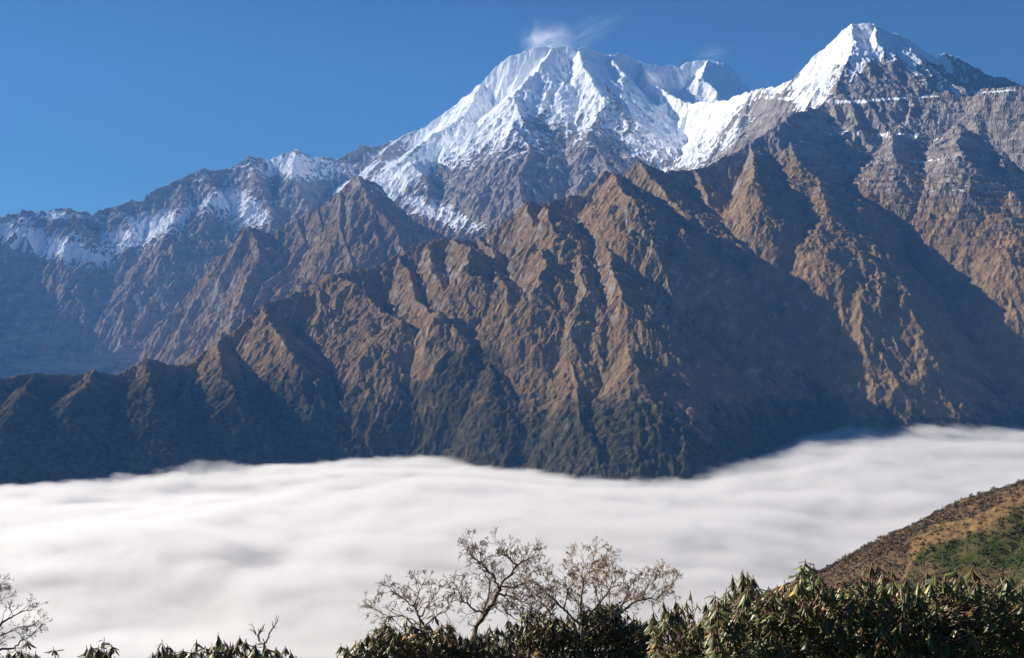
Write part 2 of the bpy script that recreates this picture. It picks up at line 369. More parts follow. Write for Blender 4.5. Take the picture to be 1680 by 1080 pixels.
SB = [(720,250,120,24,1.6,-33),(850,130,70,40,1.0,-20),(920,110,70,30,.8,0),(1080,190,60,60,.7,0),(1120,250,100,28,.5,-15),(1200,220,90,30,.1,-10),
      (250,372,75,26,3.0,-20),(405,350,65,26,2.7,25),(130,415,110,12,1.2,22),(460,275,50,18,1.3,0),(60,400,140,24,1.9,14),(110,352,70,8,1.8,0),(150,400,230,50,1.5,8),(480,268,26,16,1.4,0),(1570,300,170,120,1.05,0),(1340,280,70,70,.6,0),(1480,240,40,20,.4,0),(1460,360,10,40,1.2,-15),(720,350,90,18,2.2,20),(640,300,50,16,2.0,-30),
      (350,330,60,14,.8,-20),(150,450,120,16,1.0,20),(560,280,60,14,.6,0),
      (1160,130,60,35,1.4,0),(1338,140,24,65,3.0,30),(1410,65,90,34,2.0,0),(1412,100,12,44,2.0,25),(1490,100,12,34,1.4,-25),(1510,85,60,12,1.6,30),
      (1450,128,60,32,-2.4,0),(1370,110,12,40,-1.0,20),(1440,164,50,2.5,3.0,-4),(1520,159,30,2.2,2.6,-2),(1640,150,45,2.5,2.8,-4),(1500,225,170,5,1.2,3),(1560,262,150,5,1.2,-4),(1560,310,140,7,1.0,-6),(1270,175,70,30,-1.3,-10),(1350,165,90,3,1.5,3),(760,330,80,30,-.5,0),(880,290,90,50,-1.6,0),(1010,160,14,60,-1.8,-25),
      (905,215,50,18,-1.2,35),(850,110,40,8,-1.0,-25),(960,190,18,40,-.9,0),(1000,240,30,50,-1.2,0),(610,250,50,18,-1.2,-15),(1200,135,20,25,-1.0,0)]
snow = snow + blobs(SB)
fz = sstep(-60, -460, H + n1 * 260 + n2 * 90 - np.clip(hollow, -12, 12) * 9) * (M <= 0)      # forest low on the front ridge
fz = np.clip(fz + blobs([(1450,640,70,60,.5,0),(1250,620,25,60,.6,0),(780,600,60,60,.6,0),(100,700,200,90,.7,0),(480,640,260,110,.45,0),(850,680,260,90,.4,0),(650,650,80,110,-.7,0),(1195,640,85,80,-1.0,0),(1440,640,110,100,-.7,0),(1620,620,90,80,-.4,0)]) * (M <= 0) * (n2 * .8 + .7), 0, 1)
dry = np.clip((sstep(1350, 750, H + n1 * 260) - sstep(1.35, 2.1, g + n2 * .4) * .7) + blobs([(1500,400,260,100,.5,20),(1500,225,280,80,-1.15,3)]), 0, 1) * np.where(M <= 1, 1, .45)
att = np.stack([snow, fz, dry, np.clip(n1 * .5 + .5, 0, 1)], -1)

# materials
def mountain_material():
    m, nt, o = mat_new('mountain_rock_and_snow'); g = NG(nt)
    at = g.n('ShaderNodeAttribute', attribute_name='mask'); sep = g.n('ShaderNodeSeparateColor'); g.l(at.outputs['Color'], sep.inputs[0])
    geo = g.n('ShaderNodeNewGeometry'); P = geo.outputs['Position']
    sp = g.n('ShaderNodeSeparateXYZ'); g.l(P, sp.inputs[0])
    nA = g.noise(P, .012, 8, .65); nB = g.noise(P, .05, 6, .6); nC = g.noise(P, .0022, 5, .6); nF = g.noise(P, .13, 4, .65)
    # sloping strata
    vm = g.n('ShaderNodeVectorMath', operation='MULTIPLY'); g.l(P, vm.inputs[0]); vm.inputs[1].default_value = (.003, .003, .016)
    nS = g.noise(vm.outputs[0], 1.0, 6, .7, .4)
    snow = g.math('ADD', sep.outputs[0], g.math('MULTIPLY', g.math('SUBTRACT', nB, .5), 1.0))
    snow = g.math('ADD', snow, g.math('MULTIPLY', g.math('SUBTRACT', nS, .5), .7))
    sm = g.ramp(snow, .38, .62)
    rock = g.mix(g.ramp(nS, .35, .65), (.20, .175, .155, 1), (.46, .41, .36, 1))
    rock = g.mix(g.ramp(nA, .3, .7), g.mix(.5, rock, (.15, .13, .12, 1)), rock)
    grass = g.mix(g.ramp(nA, .3, .7), (.21, .138, .080, 1), (.43, .30, .18, 1))
    grass = g.mix(g.ramp(nF, .4, .62, 0, .45), grass, (.13, .105, .06, 1))
    grass = g.mix(g.ramp(nC, .4, .6), grass, g.mix(.5, grass, (.19, .145, .11, 1)))
    dm = g.ramp(g.math('ADD', sep.outputs[2], g.math('MULTIPLY', g.math('SUBTRACT', nB, .5), 1.8)), .25, .75)
    rock = g.mix(1.0, rock, (.98, .98, 1.0, 1), 'MULTIPLY')
    grass = g.mix(1.0, grass, (.92, .88, .77, 1), 'MULTIPLY')
    c = g.mix(dm, rock, grass)
    tree = g.mix(g.ramp(nB, .35, .65), (.034, .033, .017, 1), (.098, .084, .048, 1))
    fm = g.ramp(g.math('ADD', sep.outputs[1], g.math('MULTIPLY', g.math('SUBTRACT', nA, .5), 1.8)), .3, .7)
    c = g.mix(fm, c, tree)
    c = g.mix(sm, c, (.80, .83, .87, 1))
    b = g.n('ShaderNodeBsdfDiffuse'); g.l(c, b.inputs[0]); b.inputs['Roughness'].default_value = .6
    bp = g.n('ShaderNodeBump'); bp.inputs['Strength'].default_value = 1.0; bp.inputs['Distance'].default_value = 14
    hh = g.math('ADD', g.math('ADD', g.math('MULTIPLY', nB, .7), g.math('MULTIPLY', nF, .35)), g.math('MULTIPLY', nA, 1.0))
    hh = g.math('MULTIPLY', hh, g.ramp(sm, 0, 1, 1, .35))
    g.l(hh, bp.inputs['Height']); g.l(bp.outputs[0], b.inputs['Normal'])
    g.l(b.outputs[0], o.inputs[0])
    return m
MM = mountain_material()
nr, nc = X.shape
Pm = np.stack([X32, Y32, H], -1).reshape(-1, 3); att = att.reshape(-1, 4)
idx = np.arange(nr * nc, dtype=np.int32).reshape(nr, nc)
quads = np.stack([idx[:-1, :-1], idx[:-1, 1:], idx[1:, 1:], idx[1:, :-1]], -1).reshape(-1, 4)
hq = H.ravel()[quads].max(1)
ml = M.ravel()[quads[:, 0]]
keep = hq > -740
LAB = [('mountain_ridge', 'long brown ridge with rocky spurs standing in front, its foot in the cloud'),
       ('mountain_spur', 'small brown pointed peak left of centre behind the front ridge'),
       ('mountain_spur', 'dark rocky spur with snow bands below the big white peak'),
       ('mountain_range', 'far low range with snow patches on the left skyline'),
       ('snow_peak', 'broad white snow-covered peak in the middle of the skyline'),
       ('mountain_saddle', 'long snow-streaked grey ridge joining the two snow peaks'),
       ('snow_peak', 'pointed grey and white peak on the right of the skyline')]
for m in range(7):
    q = quads[keep & ((ml == m) | ((ml == -1) & (m == 0)))]
    un, inv = np.unique(q, return_inverse=True)
    o = mesh_grid(LAB[m][0], Pm[un], inv.reshape(-1, 4), MM, {'mask': att[un]}, smooth=False)
    tag(o, LAB[m][1], 'mountain', kind='structure')
print('mountains', time.time() - T00, sum(len(o.data.vertices) for o in col.objects if o.type == 'MESH'))

# ------------------------------------------------------------------ cloud sea
import bmesh
def box_obj(name, x0, x1, y0, y1, z0, z1, mat):
    bm = bmesh.new(); bmesh.ops.create_cube(bm, size=1)
    for v in bm.verts: v.co = (x0 if v.co.x < 0 else x1, y0 if v.co.y < 0 else y1, z0 if v.co.z < 0 else z1)
    me = bpy.data.meshes.new(name); bm.to_mesh(me); bm.free(); me.materials.append(mat)
    o = bpy.data.objects.new(name, me); col.objects.link(o); return o
CT0 = -445.0
m, nt_, o_ = mat_new('cloud_shade_core'); b = nt_.nodes.new('ShaderNodeBsdfDiffuse'); b.inputs[0].default_value = (.40, .42, .46, 1); nt_.links.new(b.outputs[0], o_.inputs[0])  # blue-grey tone is painted shade, showing where vapour thins in the hollows
ct = np.linspace(-1.5, 1.1, 200); cy = np.geomspace(700, 9000, 240)
CT, CY = np.meshgrid(ct, cy); CX = CT * CY
CZ = CT0 - 66 + fbm(CX, CY, 700, 4, 9, .5) * 14
CBL = ((1700, 5100, 1000, 120), (-720, 4600, 700, 22), (330, 3950, 480, -62), (-1800, 3500, 800, -58))
for cx_, cy_, rad_, amp_ in CBL: CZ = CZ + amp_ * (1 if amp_ < 0 else .8) * np.exp(-((CX - cx_) / rad_) ** 2 - ((CY - cy_) / (rad_ * 1.4)) ** 2)
ii = np.arange(CT.size).reshape(CT.shape)
cq = np.stack([ii[:-1, :-1], ii[:-1, 1:], ii[1:, 1:], ii[1:, :-1]], -1).reshape(-1, 4)
cl = mesh_grid('cloud', np.stack([CX, CY, CZ], -1).reshape(-1, 3), cq, m)
tag(cl, 'blue-grey sheet under the cloud vapour, painted shade for the hollows', 'cloud', kind='stuff')
m, nt_, o_ = mat_new('cloud_vapour'); g = NG(nt_)
tc = g.n('ShaderNodeNewGeometry').outputs['Position']; sp = g.n('ShaderNodeSeparateXYZ'); g.l(tc, sp.inputs[0])
st = g.n('ShaderNodeVectorMath', operation='MULTIPLY'); g.l(tc, st.inputs[0]); st.inputs[1].default_value = (.0011, .0015, .003)
nL = g.noise(st.outputs[0], 1.0, 2, .5, .5)
st2 = g.n('ShaderNodeVectorMath', operation='MULTIPLY'); g.l(tc, st2.inputs[0]); st2.inputs[1].default_value = (.010, .012, .018)
nM = g.noise(st2.outputs[0], 1.0, 3, .6, .3)
h = g.math('SUBTRACT', CT0 + 2, sp.outputs[2])                              # depth below the mean top
h = g.math('ADD', h, g.math('MULTIPLY', g.math('SUBTRACT', nL, .5), 170))
h = g.math('ADD', h, g.math('MULTIPLY', g.math('SUBTRACT', nM, .5), 46))
for (cx_, cy_, rad_, amp_) in CBL:
    q_ = g.math('ADD', g.math('POWER', g.math('ABSOLUTE', g.math('DIVIDE', g.math('SUBTRACT', sp.outputs[0], cx_), rad_)), 2.0), g.math('POWER', g.math('ABSOLUTE', g.math('DIVIDE', g.math('SUBTRACT', sp.outputs[1], cy_), rad_ * 1.4)), 2.0))
    h = g.math('ADD', h, g.math('MULTIPLY', g.math('EXPONENT', g.math('MULTIPLY', q_, -1.0)), amp_))
den = g.ramp(h, -6, 50, 0, .05)
pv = g.n('ShaderNodeVolumePrincipled'); pv.inputs['Color'].default_value = (.875, .88, .895, 1); g.l(den, pv.inputs['Density']); pv.inputs['Anisotropy'].default_value = .25
g.l(pv.outputs[0], o_.inputs['Volume'])
m.cycles.volume_step_rate = 0.042
cv_ = box_obj('cloud', -4200, 3800, 1100, 6600, CT0 - 128, CT0 + 122, m)
tag(cv_, 'white sea of cloud with soft wispy edges filling the valley', 'cloud', kind='stuff')

# ------------------------------------------------------------------ blowing snow at the summit
def plume(name, label, u, v, d, sx, sy, sz, rot, dens, seed):
    m, nt_, o_ = mat_new(name + '_vapour'); g = NG(nt_)
    tc = g.n('ShaderNodeTexCoord').outputs['Object']
    ln = g.n('ShaderNodeVectorMath', operation='LENGTH'); g.l(tc, ln.inputs[0])
    st = g.n('ShaderNodeVectorMath', operation='MULTIPLY_ADD'); g.l(tc, st.inputs[0]); st.inputs[1].default_value = (1.3, 1.3, 2.2); st.inputs[2].default_value = (seed, 0, 0)
    n = g.noise(st.outputs[0], 1.3, 6, .62, .8)
    f = g.math('SUBTRACT', 1.0, ln.outputs['Value'], clamp=True)
    sx_ = g.n('ShaderNodeSeparateXYZ'); g.l(tc, sx_.inputs[0])
    low = g.ramp(g.math('ADD', sx_.outputs[2], g.math('MULTIPLY', sx_.outputs[0], .5)), -.9, .9, 1.6, .0)
    dn = g.math('MULTIPLY', g.math('MULTIPLY', g.math('POWER', f, 1.3), g.ramp(n, .40, .68)), g.math('MULTIPLY', low, dens))
    pv = g.n('ShaderNodeVolumePrincipled'); pv.inputs['Color'].default_value = (.97, .97, 1, 1); g.l(dn, pv.inputs['Density'])
    g.l(pv.outputs[0], o_.inputs['Volume']); m.cycles.volume_step_rate = .9
    bm = bmesh.new(); bmesh.ops.create_icosphere(bm, subdivisions=3, radius=1)
    me = bpy.data.meshes.new(name); bm.to_mesh(me); bm.free(); me.materials.append(m)
    o = bpy.data.objects.new(name, me); col.objects.link(o)
    o.location = ((u - 840) / F * d, d, (540 - v) / F * d); o.scale = (sx, sy, sz); o.rotation_euler = (0, R(rot), 0)
    tag(o, label, 'cloud', kind='stuff')
plume('snow_plume', 'wisp of blowing snow rising from the left of the broad summit', 898, 66, 11420, 330, 200, 330, -20, .0085, 1.7)
plume('snow_plume', 'thin veil of blown snow trailing right above the broad summit', 965, 48, 11450, 520, 180, 210, -28, .0016, 3.3)
plume('mist_wisp', 'thin wisp of mist rising from the cloud edge below the landslide scar', 1240, 715, 4300, 42, 40, 85, 8, .014, 6.1)
plume('snow_plume', 'small pale wisp drifting across the snow face right of the summit', 1078, 128, 10700, 170, 110, 110, 35, .009, 5.2)
plume('snow_plume', 'faint wisp above the rounded second snow dome', 1170, 84, 11600, 260, 120, 120, -10, .0022, 8.1)

# ------------------------------------------------------------------ haze
HZ = dict(x0=-12500, x1=10500, y0=-300, y1=14600, z0=-800, z1=3420)
import bmesh
bm = bmesh.new(); bmesh.ops.create_cube(bm, size=1)
for v in bm.verts:
    v.co = ((HZ['x0'] if v.co.x < 0 else HZ['x1']), (HZ['y0'] if v.co.y < 0 else HZ['y1']), (HZ['z0'] if v.co.z < 0 else HZ['z1']))
me = bpy.data.meshes.new('haze'); bm.to_mesh(me); bm.free()
hz = bpy.data.objects.new('haze', me); col.objects.link(hz)
m, nt_, o_ = mat_new('haze_air'); pv = nt_.nodes.new('ShaderNodeVolumePrincipled')
pv.inputs['Color'].default_value = (.13, .38, .92, 1); pv.inputs['Density'].default_value = 2.5e-5; pv.inputs['Anisotropy'].default_value = 0.1
nt_.links.new(pv.outputs[0], o_.inputs['Volume']); me.materials.append(m)
tag(hz, 'thin blue haze in the air over the valley', 'haze', kind='stuff')


# ------------------------------------------------------------------ near hillside
def ridge_roof(x, y, pts, sl):
    h = np.full(x.shape, -9999.0, np.float32)
    P = [((u - 840) / F * d, d, (540 - v) / F * d) for u, v, d in pts]
    for a, b in zip(P[:-1], P[1:]):
        dx, dy = b[0] - a[0], b[1] - a[1]; L2 = dx * dx + dy * dy
        t = np.clip(((x - a[0]) * dx + (y - a[1]) * dy) / L2, 0, 1)
        dist = np.hypot(x - a[0] - t * dx, y - a[1] - t * dy)
        h = np.maximum(h, a[2] + t * (b[2] - a[2]) - sl * dist)
    return h
HILL = [(1180,1120,840),(1300,992,800),(1340,953,780),(1400,908,755),(1460,893,735),(1500,884,720),(1535,858,700),(1600,817,680),(1680,782,650),(1800,725,610),(2000,640,560)]
def hill_z(x, y):
    base = -1.75 - .42 * np.maximum(y, 0) - .03 * np.abs(x) + np.minimum(y, 0) * -.15
    r = ridge_roof(x + fbm(x, y, 60, 3, 5) * 5, y + fbm(x, y, 60, 3, 6) * 5, HILL, .62)
    n = fbm(x, y, 90, 6, 61, .55) * 10 * sstep(60, 300, y) + fbm(x, y, 9, 4, 62) * .35
    return np.maximum(base, r) + n
ht = np.concatenate([np.linspace(-1.3, .22, 60, endpoint=False), np.linspace(.22, .50, 330), np.linspace(.50, 1.1, 40)[1:]])
hy = np.concatenate([np.geomspace(3, 400, 90, endpoint=False), np.linspace(400, 900, 330), np.geomspace(900, 1500, 30)[1:]])
HT, HY = np.meshgrid(ht, hy); HX = HT * (HY + 8)
HZ_ = hill_z(HX, HY)
ii = np.arange(HT.size).reshape(HT.shape)
hq_ = np.stack([ii[:-1, :-1], ii[:-1, 1:], ii[1:, 1:], ii[1:, :-1]], -1).reshape(-1, 4)
hu = 840 + HX / HY * F; hv = 540 - HZ_ / HY * F
def hill_zone(u, v):
    """0 grey-brown scrub, 1 tan grass strip, 2 green scrub"""
    edge_g = np.interp(u, [1300, 1480, 1510, 1560, 1620, 1680, 1800], [1010, 960, 905, 888, 862, 830, 770])
    edge_t = np.interp(u, [1300, 1480, 1500, 1530, 1600, 1680, 1800], [1010, 960, 880, 862, 850, 800, 745])
    return edge_t, edge_g
et, eg = hill_zone(hu, hv)
nn = fbm(HX, HY, 40, 5, 71, .65) * 40
tan_m = sstep(-8, 6, hv + nn - et) * sstep(8, -6, hv + nn - eg); gr_m = sstep(-6, 8, hv + nn - eg)
def hill_material():
    m, nt, o = mat_new('hillside_grass'); g = NG(nt)
    at = g.n('ShaderNodeAttribute', attribute_name='mask'); sep = g.n('ShaderNodeSeparateColor'); g.l(at.outputs['Color'], sep.inputs[0])
    P = g.n('ShaderNodeNewGeometry').outputs['Position']
    a = g.noise(P, .25, 6, .65); b_ = g.noise(P, .05, 5, .6)
    c0 = g.mix(g.ramp(a, .35, .65), (.045, .034, .022, 1), (.125, .082, .05, 1))
    c1 = g.mix(g.ramp(a, .3, .7), (.07, .048, .026, 1), (.20, .13, .068, 1))
    c2 = g.mix(g.ramp(b_, .4, .6), (.022, .034, .010, 1), (.085, .066, .034, 1))
    c = g.mix(sep.outputs[1], g.mix(sep.outputs[0], c0, c1), c2)
    d = g.n('ShaderNodeBsdfDiffuse'); g.l(c, d.inputs[0])
    bp = g.n('ShaderNodeBump'); bp.inputs['Strength'].default_value = .8; bp.inputs['Distance'].default_value = 1.5
    g.l(a, bp.inputs['Height']); g.l(bp.outputs[0], d.inputs['Normal']); g.l(d.outputs[0], o.inputs[0])
    return m
hill = mesh_grid('hillside', np.stack([HX, HY, HZ_], -1).reshape(-1, 3), hq_, hill_material(), {'mask': np.stack([tan_m, gr_m, nn * 0, nn * 0], -1).reshape(-1, 4)})
tag(hill, 'steep brown and green hillside falling from the right edge behind the bushes', 'hillside', kind='structure')

# ------------------------------------------------------------------ generic builders
class MB:
    """collects quads / tubes into one mesh"""
    def __init__(s): s.v = []; s.f = []; s.c = []; s.n = 0
    def add(s, V, Fq, c=None):
        V = np.asarray(V, np.float32); s.v.append(V); s.f.append(np.asarray(Fq, np.int32) + s.n); s.n += len(V)
        s.c.append(np.tile(np.asarray(c if c is not None else (1, 1, 1, 1), np.float32), (len(V), 1)))
    def tube(s, pts, rad, sides=4, c=None):
        pts = np.asarray(pts, float); n = len(pts); V = []
        for i in range(n):
            d = pts[min(i + 1, n - 1)] - pts[max(i - 1, 0)]; d = d / (np.linalg.norm(d) + 1e-9)
            a = np.cross(d, (0.3, 1, .2)); a /= np.linalg.norm(a) + 1e-9; b = np.cross(d, a)
            for k in range(sides):
                t = 6.2832 * k / sides; V.append(pts[i] + (a * math.cos(t) + b * math.sin(t)) * rad[i])
        Fq = [[i * sides + k, i * sides + (k + 1) % sides, (i + 1) * sides + (k + 1) % sides, (i + 1) * sides + k] for i in range(n - 1) for k in range(sides)]
        s.add(V, Fq, c)
    def build(s, name, mat, parent=None, origin=(0, 0, 0)):
        V = np.concatenate(s.v) - np.asarray(origin, np.float32)
        o = mesh_grid(name, V, np.concatenate(s.f), mat, {'tone': np.concatenate(s.c)}, smooth=True)
        if parent: o.parent = parent
        return o
def px(u, v, d): return np.array([(u - 840) / F * d, d, (540 - v) / F * d])
def ground(x, y): return float(hill_z(np.array([[x]], np.float32), np.array([[y]], np.float32))[0, 0])
def thing(name, label, cat, loc, group=None):
    o = bpy.data.objects.new(name, None); col.objects.link(o); o.location = loc; o.empty_display_size = .3
    return tag(o, label, cat, group)

def leaf_material():
    m, nt, o = mat_new('rhododendron_leaf'); g = NG(nt)
    at = g.n('ShaderNodeAttribute', attribute_name='tone'); P = g.n('ShaderNodeNewGeometry')
    n = g.noise(P.outputs['Position'], 35, 3, .6)
    c = g.mix(g.ramp(n, .3, .7), g.mix(.25, at.outputs['Color'], (.02, .02, .01, 1)), at.outputs['Color'])
    c = g.mix(g.math('MULTIPLY', P.outputs['Backfacing'], .55), c, (.17, .14, .075, 1))
    p = g.n('ShaderNodeBsdfPrincipled'); g.l(c, p.inputs['Base Color']); p.inputs['Roughness'].default_value = .42; p.inputs['Specular IOR Level'].default_value = .45
    t = g.n('ShaderNodeBsdfTranslucent'); g.l(c, t.inputs[0])
    mx = g.n('ShaderNodeMixShader'); mx.inputs[0].default_value = .22; g.l(p.outputs[0], mx.inputs[1]); g.l(t.outputs[0], mx.inputs[2]); g.l(mx.outputs[0], o.inputs[0])
    return m
def bark_material():
    m, nt, o = mat_new('twig_bark'); g = NG(nt)
    at = g.n('ShaderNodeAttribute', attribute_name='tone'); P = g.n('ShaderNodeNewGeometry').outputs['Position']
    n = g.noise(P, 18, 5, .65)
    c = g.mix(1.0, at.outputs['Color'], g.mix(g.ramp(n, .35, .65), (.45, .43, .42, 1), (1.15, 1.12, 1.05, 1)), 'MULTIPLY')
    d = g.n('ShaderNodeBsdfPrincipled'); g.l(c, d.inputs['Base Color']); d.inputs['Roughness'].default_value = .85
    g.l(d.outputs[0], o.inputs[0]); return m
LEAF = leaf_material(); BARK = bark_material()

# ------------------------------------------------------------------ rhododendron bushes
LT = [0, .22, .5, .78, 1.0]; LW = [.14, .72, 1.0, .8, .10]
def add_leaf(mb, p, dirv, side, L, W, curl, fold, c):
    """one long leaf: p base, dirv unit direction at the base, side unit across"""
    V = []; pos = p.copy(); d = dirv.copy()
    for k in range(5):
        if k:
            st = (LT[k] - LT[k - 1]) * L
            d = d + np.array([0, 0, -1.0]) * curl * (LT[k] - LT[k - 1]); d /= np.linalg.norm(d)
            pos = pos + d * st
        nrm = np.cross(side, d); nrm /= np.linalg.norm(nrm) + 1e-9
        if nrm[2] < 0: nrm = -nrm
        w = LW[k] * W * .5
        V += [pos - side * w * math.cos(fold) - nrm * w * math.sin(fold), pos, pos + side * w * math.cos(fold) - nrm * w * math.sin(fold)]
    Fq = []
    for k in range(4):
        a = k * 3; Fq += [[a, a + 1, a + 4, a + 3], [a + 1, a + 2, a + 5, a + 4]]
    mb.add(V, Fq, c)
def whorl(mb, tw, p, rng, L, green, nl=None):
    nl = nl or rng.randint(5, 9); a0 = rng.uniform(0, 6.28); droop = rng.uniform(.25, 1.2); L = L * rng.uniform(.75, 1.2)
    tilt = np.array([rng.uniform(-.3, .3), rng.uniform(-.3, .3), 0])
    for k in range(nl):
        a = a0 + k * 6.283 / nl + rng.uniform(-.25, .25); h = np.array([math.cos(a), math.sin(a), 0])
        el = -droop + rng.uniform(-.35, .5)
        d = h * math.cos(el) + np.array([0, 0, math.sin(el)]) + tilt * .4; d /= np.linalg.norm(d)
        sd = np.cross(d, (0, 0, 1)); sd /= np.linalg.norm(sd) + 1e-9
        r = rng.random(); f = rng.uniform(.6, 1.35)
        if r < .035: c = (.42 * f, .27 * f, .06, 1)
        elif r < .09: c = (.20 * f, .09 * f, .035, 1)
        elif r < .09 + .5 * (1 - green): c = (.085 * f, .055 * f, .030, 1)
        elif r > .93: c = (.24 * f, .22 * f, .06, 1)
        else: c = (.115 * f, .135 * f, .045 * f, 1)
        l = L * rng.uniform(.7, 1.2)
        add_leaf(mb, p + h * .006 - np.array([0, 0, rng.uniform(0, .045)]), d, sd, l, l * rng.uniform(.24, .40), rng.uniform(.1, .9), rng.uniform(.2, 1.1), c)
    tw.tube([p + (0, 0, 0), p + (0, 0, .018)], [.005, .002], 4, (.22, .07, .04, 1))       # bud
def bush(label, prof, d, depth, L, green, dens, seed, group='rhododendron bushes along the bottom', vmax=1130):
    rng = random.Random(seed); us = [q[0] for q in prof]; vs = [q[1] for q in prof]
    u0, u1 = us[0], us[-1]; uc = (u0 + u1) / 2
    bx, by = (uc - 840) / F * (d + depth * .5), d + depth * .5; bz = ground(bx, by)
    t = thing('rhododendron_bush', label, 'bush', (bx, by, bz), group)
    lv = MB(); tw = MB()
    wid = (u1 - u0) / F * d
    n = int(dens * wid * max(.3, depth) * 1.0)
    mains = []
    for k in range(max(3, int(wid * 3))):
        u = rng.uniform(u0, u1); dd = d + rng.uniform(.1, .9) * depth; top = px(u, np.interp(u, us, vs) + rng.uniform(35, 80), dd)
        b = np.array([bx + rng.uniform(-.3, .3) * wid * .5, by + rng.uniform(-.2, .2), bz - .05])
        mid = (top + b) / 2 + np.array([rng.uniform(-.2, .2), rng.uniform(-.2, .2), rng.uniform(-.1, .2)])
        tw.tube([b, (b + mid) / 2 + (rng.uniform(-.05, .05), 0, 0), mid, (mid + top) / 2 + (rng.uniform(-.06, .06), 0, 0), top], [.035, .03, .024, .017, .011], 6, (.16, .12, .095, 1)); mains.append((mid, top))
    for k in range(n):
        u = rng.uniform(u0, u1); f = rng.random()
        vt = np.interp(u, us, vs) + 9 * math.sin(u * .11 + seed) * math.sin(u * .043 + 2 * seed + f * 5) + 3
        q = rng.random(); v = vt + (vmax - vt) * (q ** 1.3) + rng.gauss(5, 9) * (1 if q < .25 else 0); dd = d + depth * (f if q > .15 else f * .9)
        p = px(u, v, dd)
        whorl(lv, tw, p, rng, L, green)
        mid, top = min(mains, key=lambda mt: np.linalg.norm(mt[1] - p))
        e = p + (top - p) * .45 + np.array([0, 0, -.05 - .12 * rng.random()])
        m1 = (p + e) / 2 + np.array([rng.uniform(-.03, .03), rng.uniform(-.03, .03), -.05])
        tw.tube([p, m1, e], [.0035, .0045, .006], 4, (.20, .14, .10, 1) if rng.random() < .7 else (.34, .26, .19, 1))
    lv.build('leaves', LEAF, t, (bx, by, bz)); tw.build('branches', BARK, t, (bx, by, bz))
    return t
bush('large glossy green rhododendron bush filling the bottom right corner', [(1400,950),(1420,932),(1437,930),(1450,952),(1466,947),(1500,962),(1520,944),(1532,940),(1570,947),(1582,932),(1605,926),(1622,946),(1645,950),(1700,955),(1780,940)], 8.2, 1.5, .100, .85, 430, 1)
bush('glossy rhododendron bush with yellowing leaves rising in front of the hill foot', [(1165,985),(1180,968),(1200,964),(1216,945),(1226,940),(1240,955),(1265,955),(1292,957),(1311,932),(1322,925),(1335,932),(1345,950),(1372,948),(1400,950),(1425,965)], 8.4, 1.4, .100, .85, 430, 2)
bush('lower dark rhododendron bush right of the bare twiggy shrub', [(1068,1015),(1080,1000),(1092,987),(1112,982),(1130,992),(1152,1003),(1170,990),(1190,985)], 10.5, 1.2, .100, .6, 420, 3)
bush('dense dark small-leaved rhododendron bush at the foot of the twiggy shrub', [(830,1030),(850,1012),(868,1005),(900,1008),(935,1012),(960,1000),(990,988),(1012,988),(1040,1010),(1080,1022)], 13.5, 1.6, .095, .45, 420, 4)
bush('brown-leaved rhododendron bush left of the bare tree trunk', [(600,1050),(618,1024),(632,1018),(648,1020),(662,1015),(690,1020),(715,1022),(738,1022),(760,1042),(800,1035),(840,1030)], 12.5, 1.4, .105, .35, 360, 5)
bush('low rhododendron shoots at the left end of the middle bushes', [(548,1075),(562,1048),(572,1044),(588,1052),(600,1046),(612,1060)], 11.8, .6, .11, .3, 260, 6)
bush('low wide rhododendron bush with a thin bare twig left of centre', [(245,1066),(262,1058),(290,1052),(306,1052),(330,1058),(352,1052),(374,1049),(381,1044),(400,1054),(426,1056),(450,1066),(466,1062),(496,1072)], 10.8, .8, .11, .35, 330, 7)
bush('small rhododendron tuft between the left bare tree and the low wide bush', [(128,1074),(142,1064),(162,1058),(178,1060),(190,1070)], 10.6, .5, .11, .3, 420, 8)
bush('single rhododendron shoot just right of the left bare tree', [(86,1070),(95,1064),(106,1070)], 10.6, .25, .10, .3, 520, 9)
bush('dark rhododendron tuft under the left bare tree', [(-30,1075),(5,1070),(22,1062),(45,1062),(66,1072)], 10.9, .7, .11, .3, 380, 10)

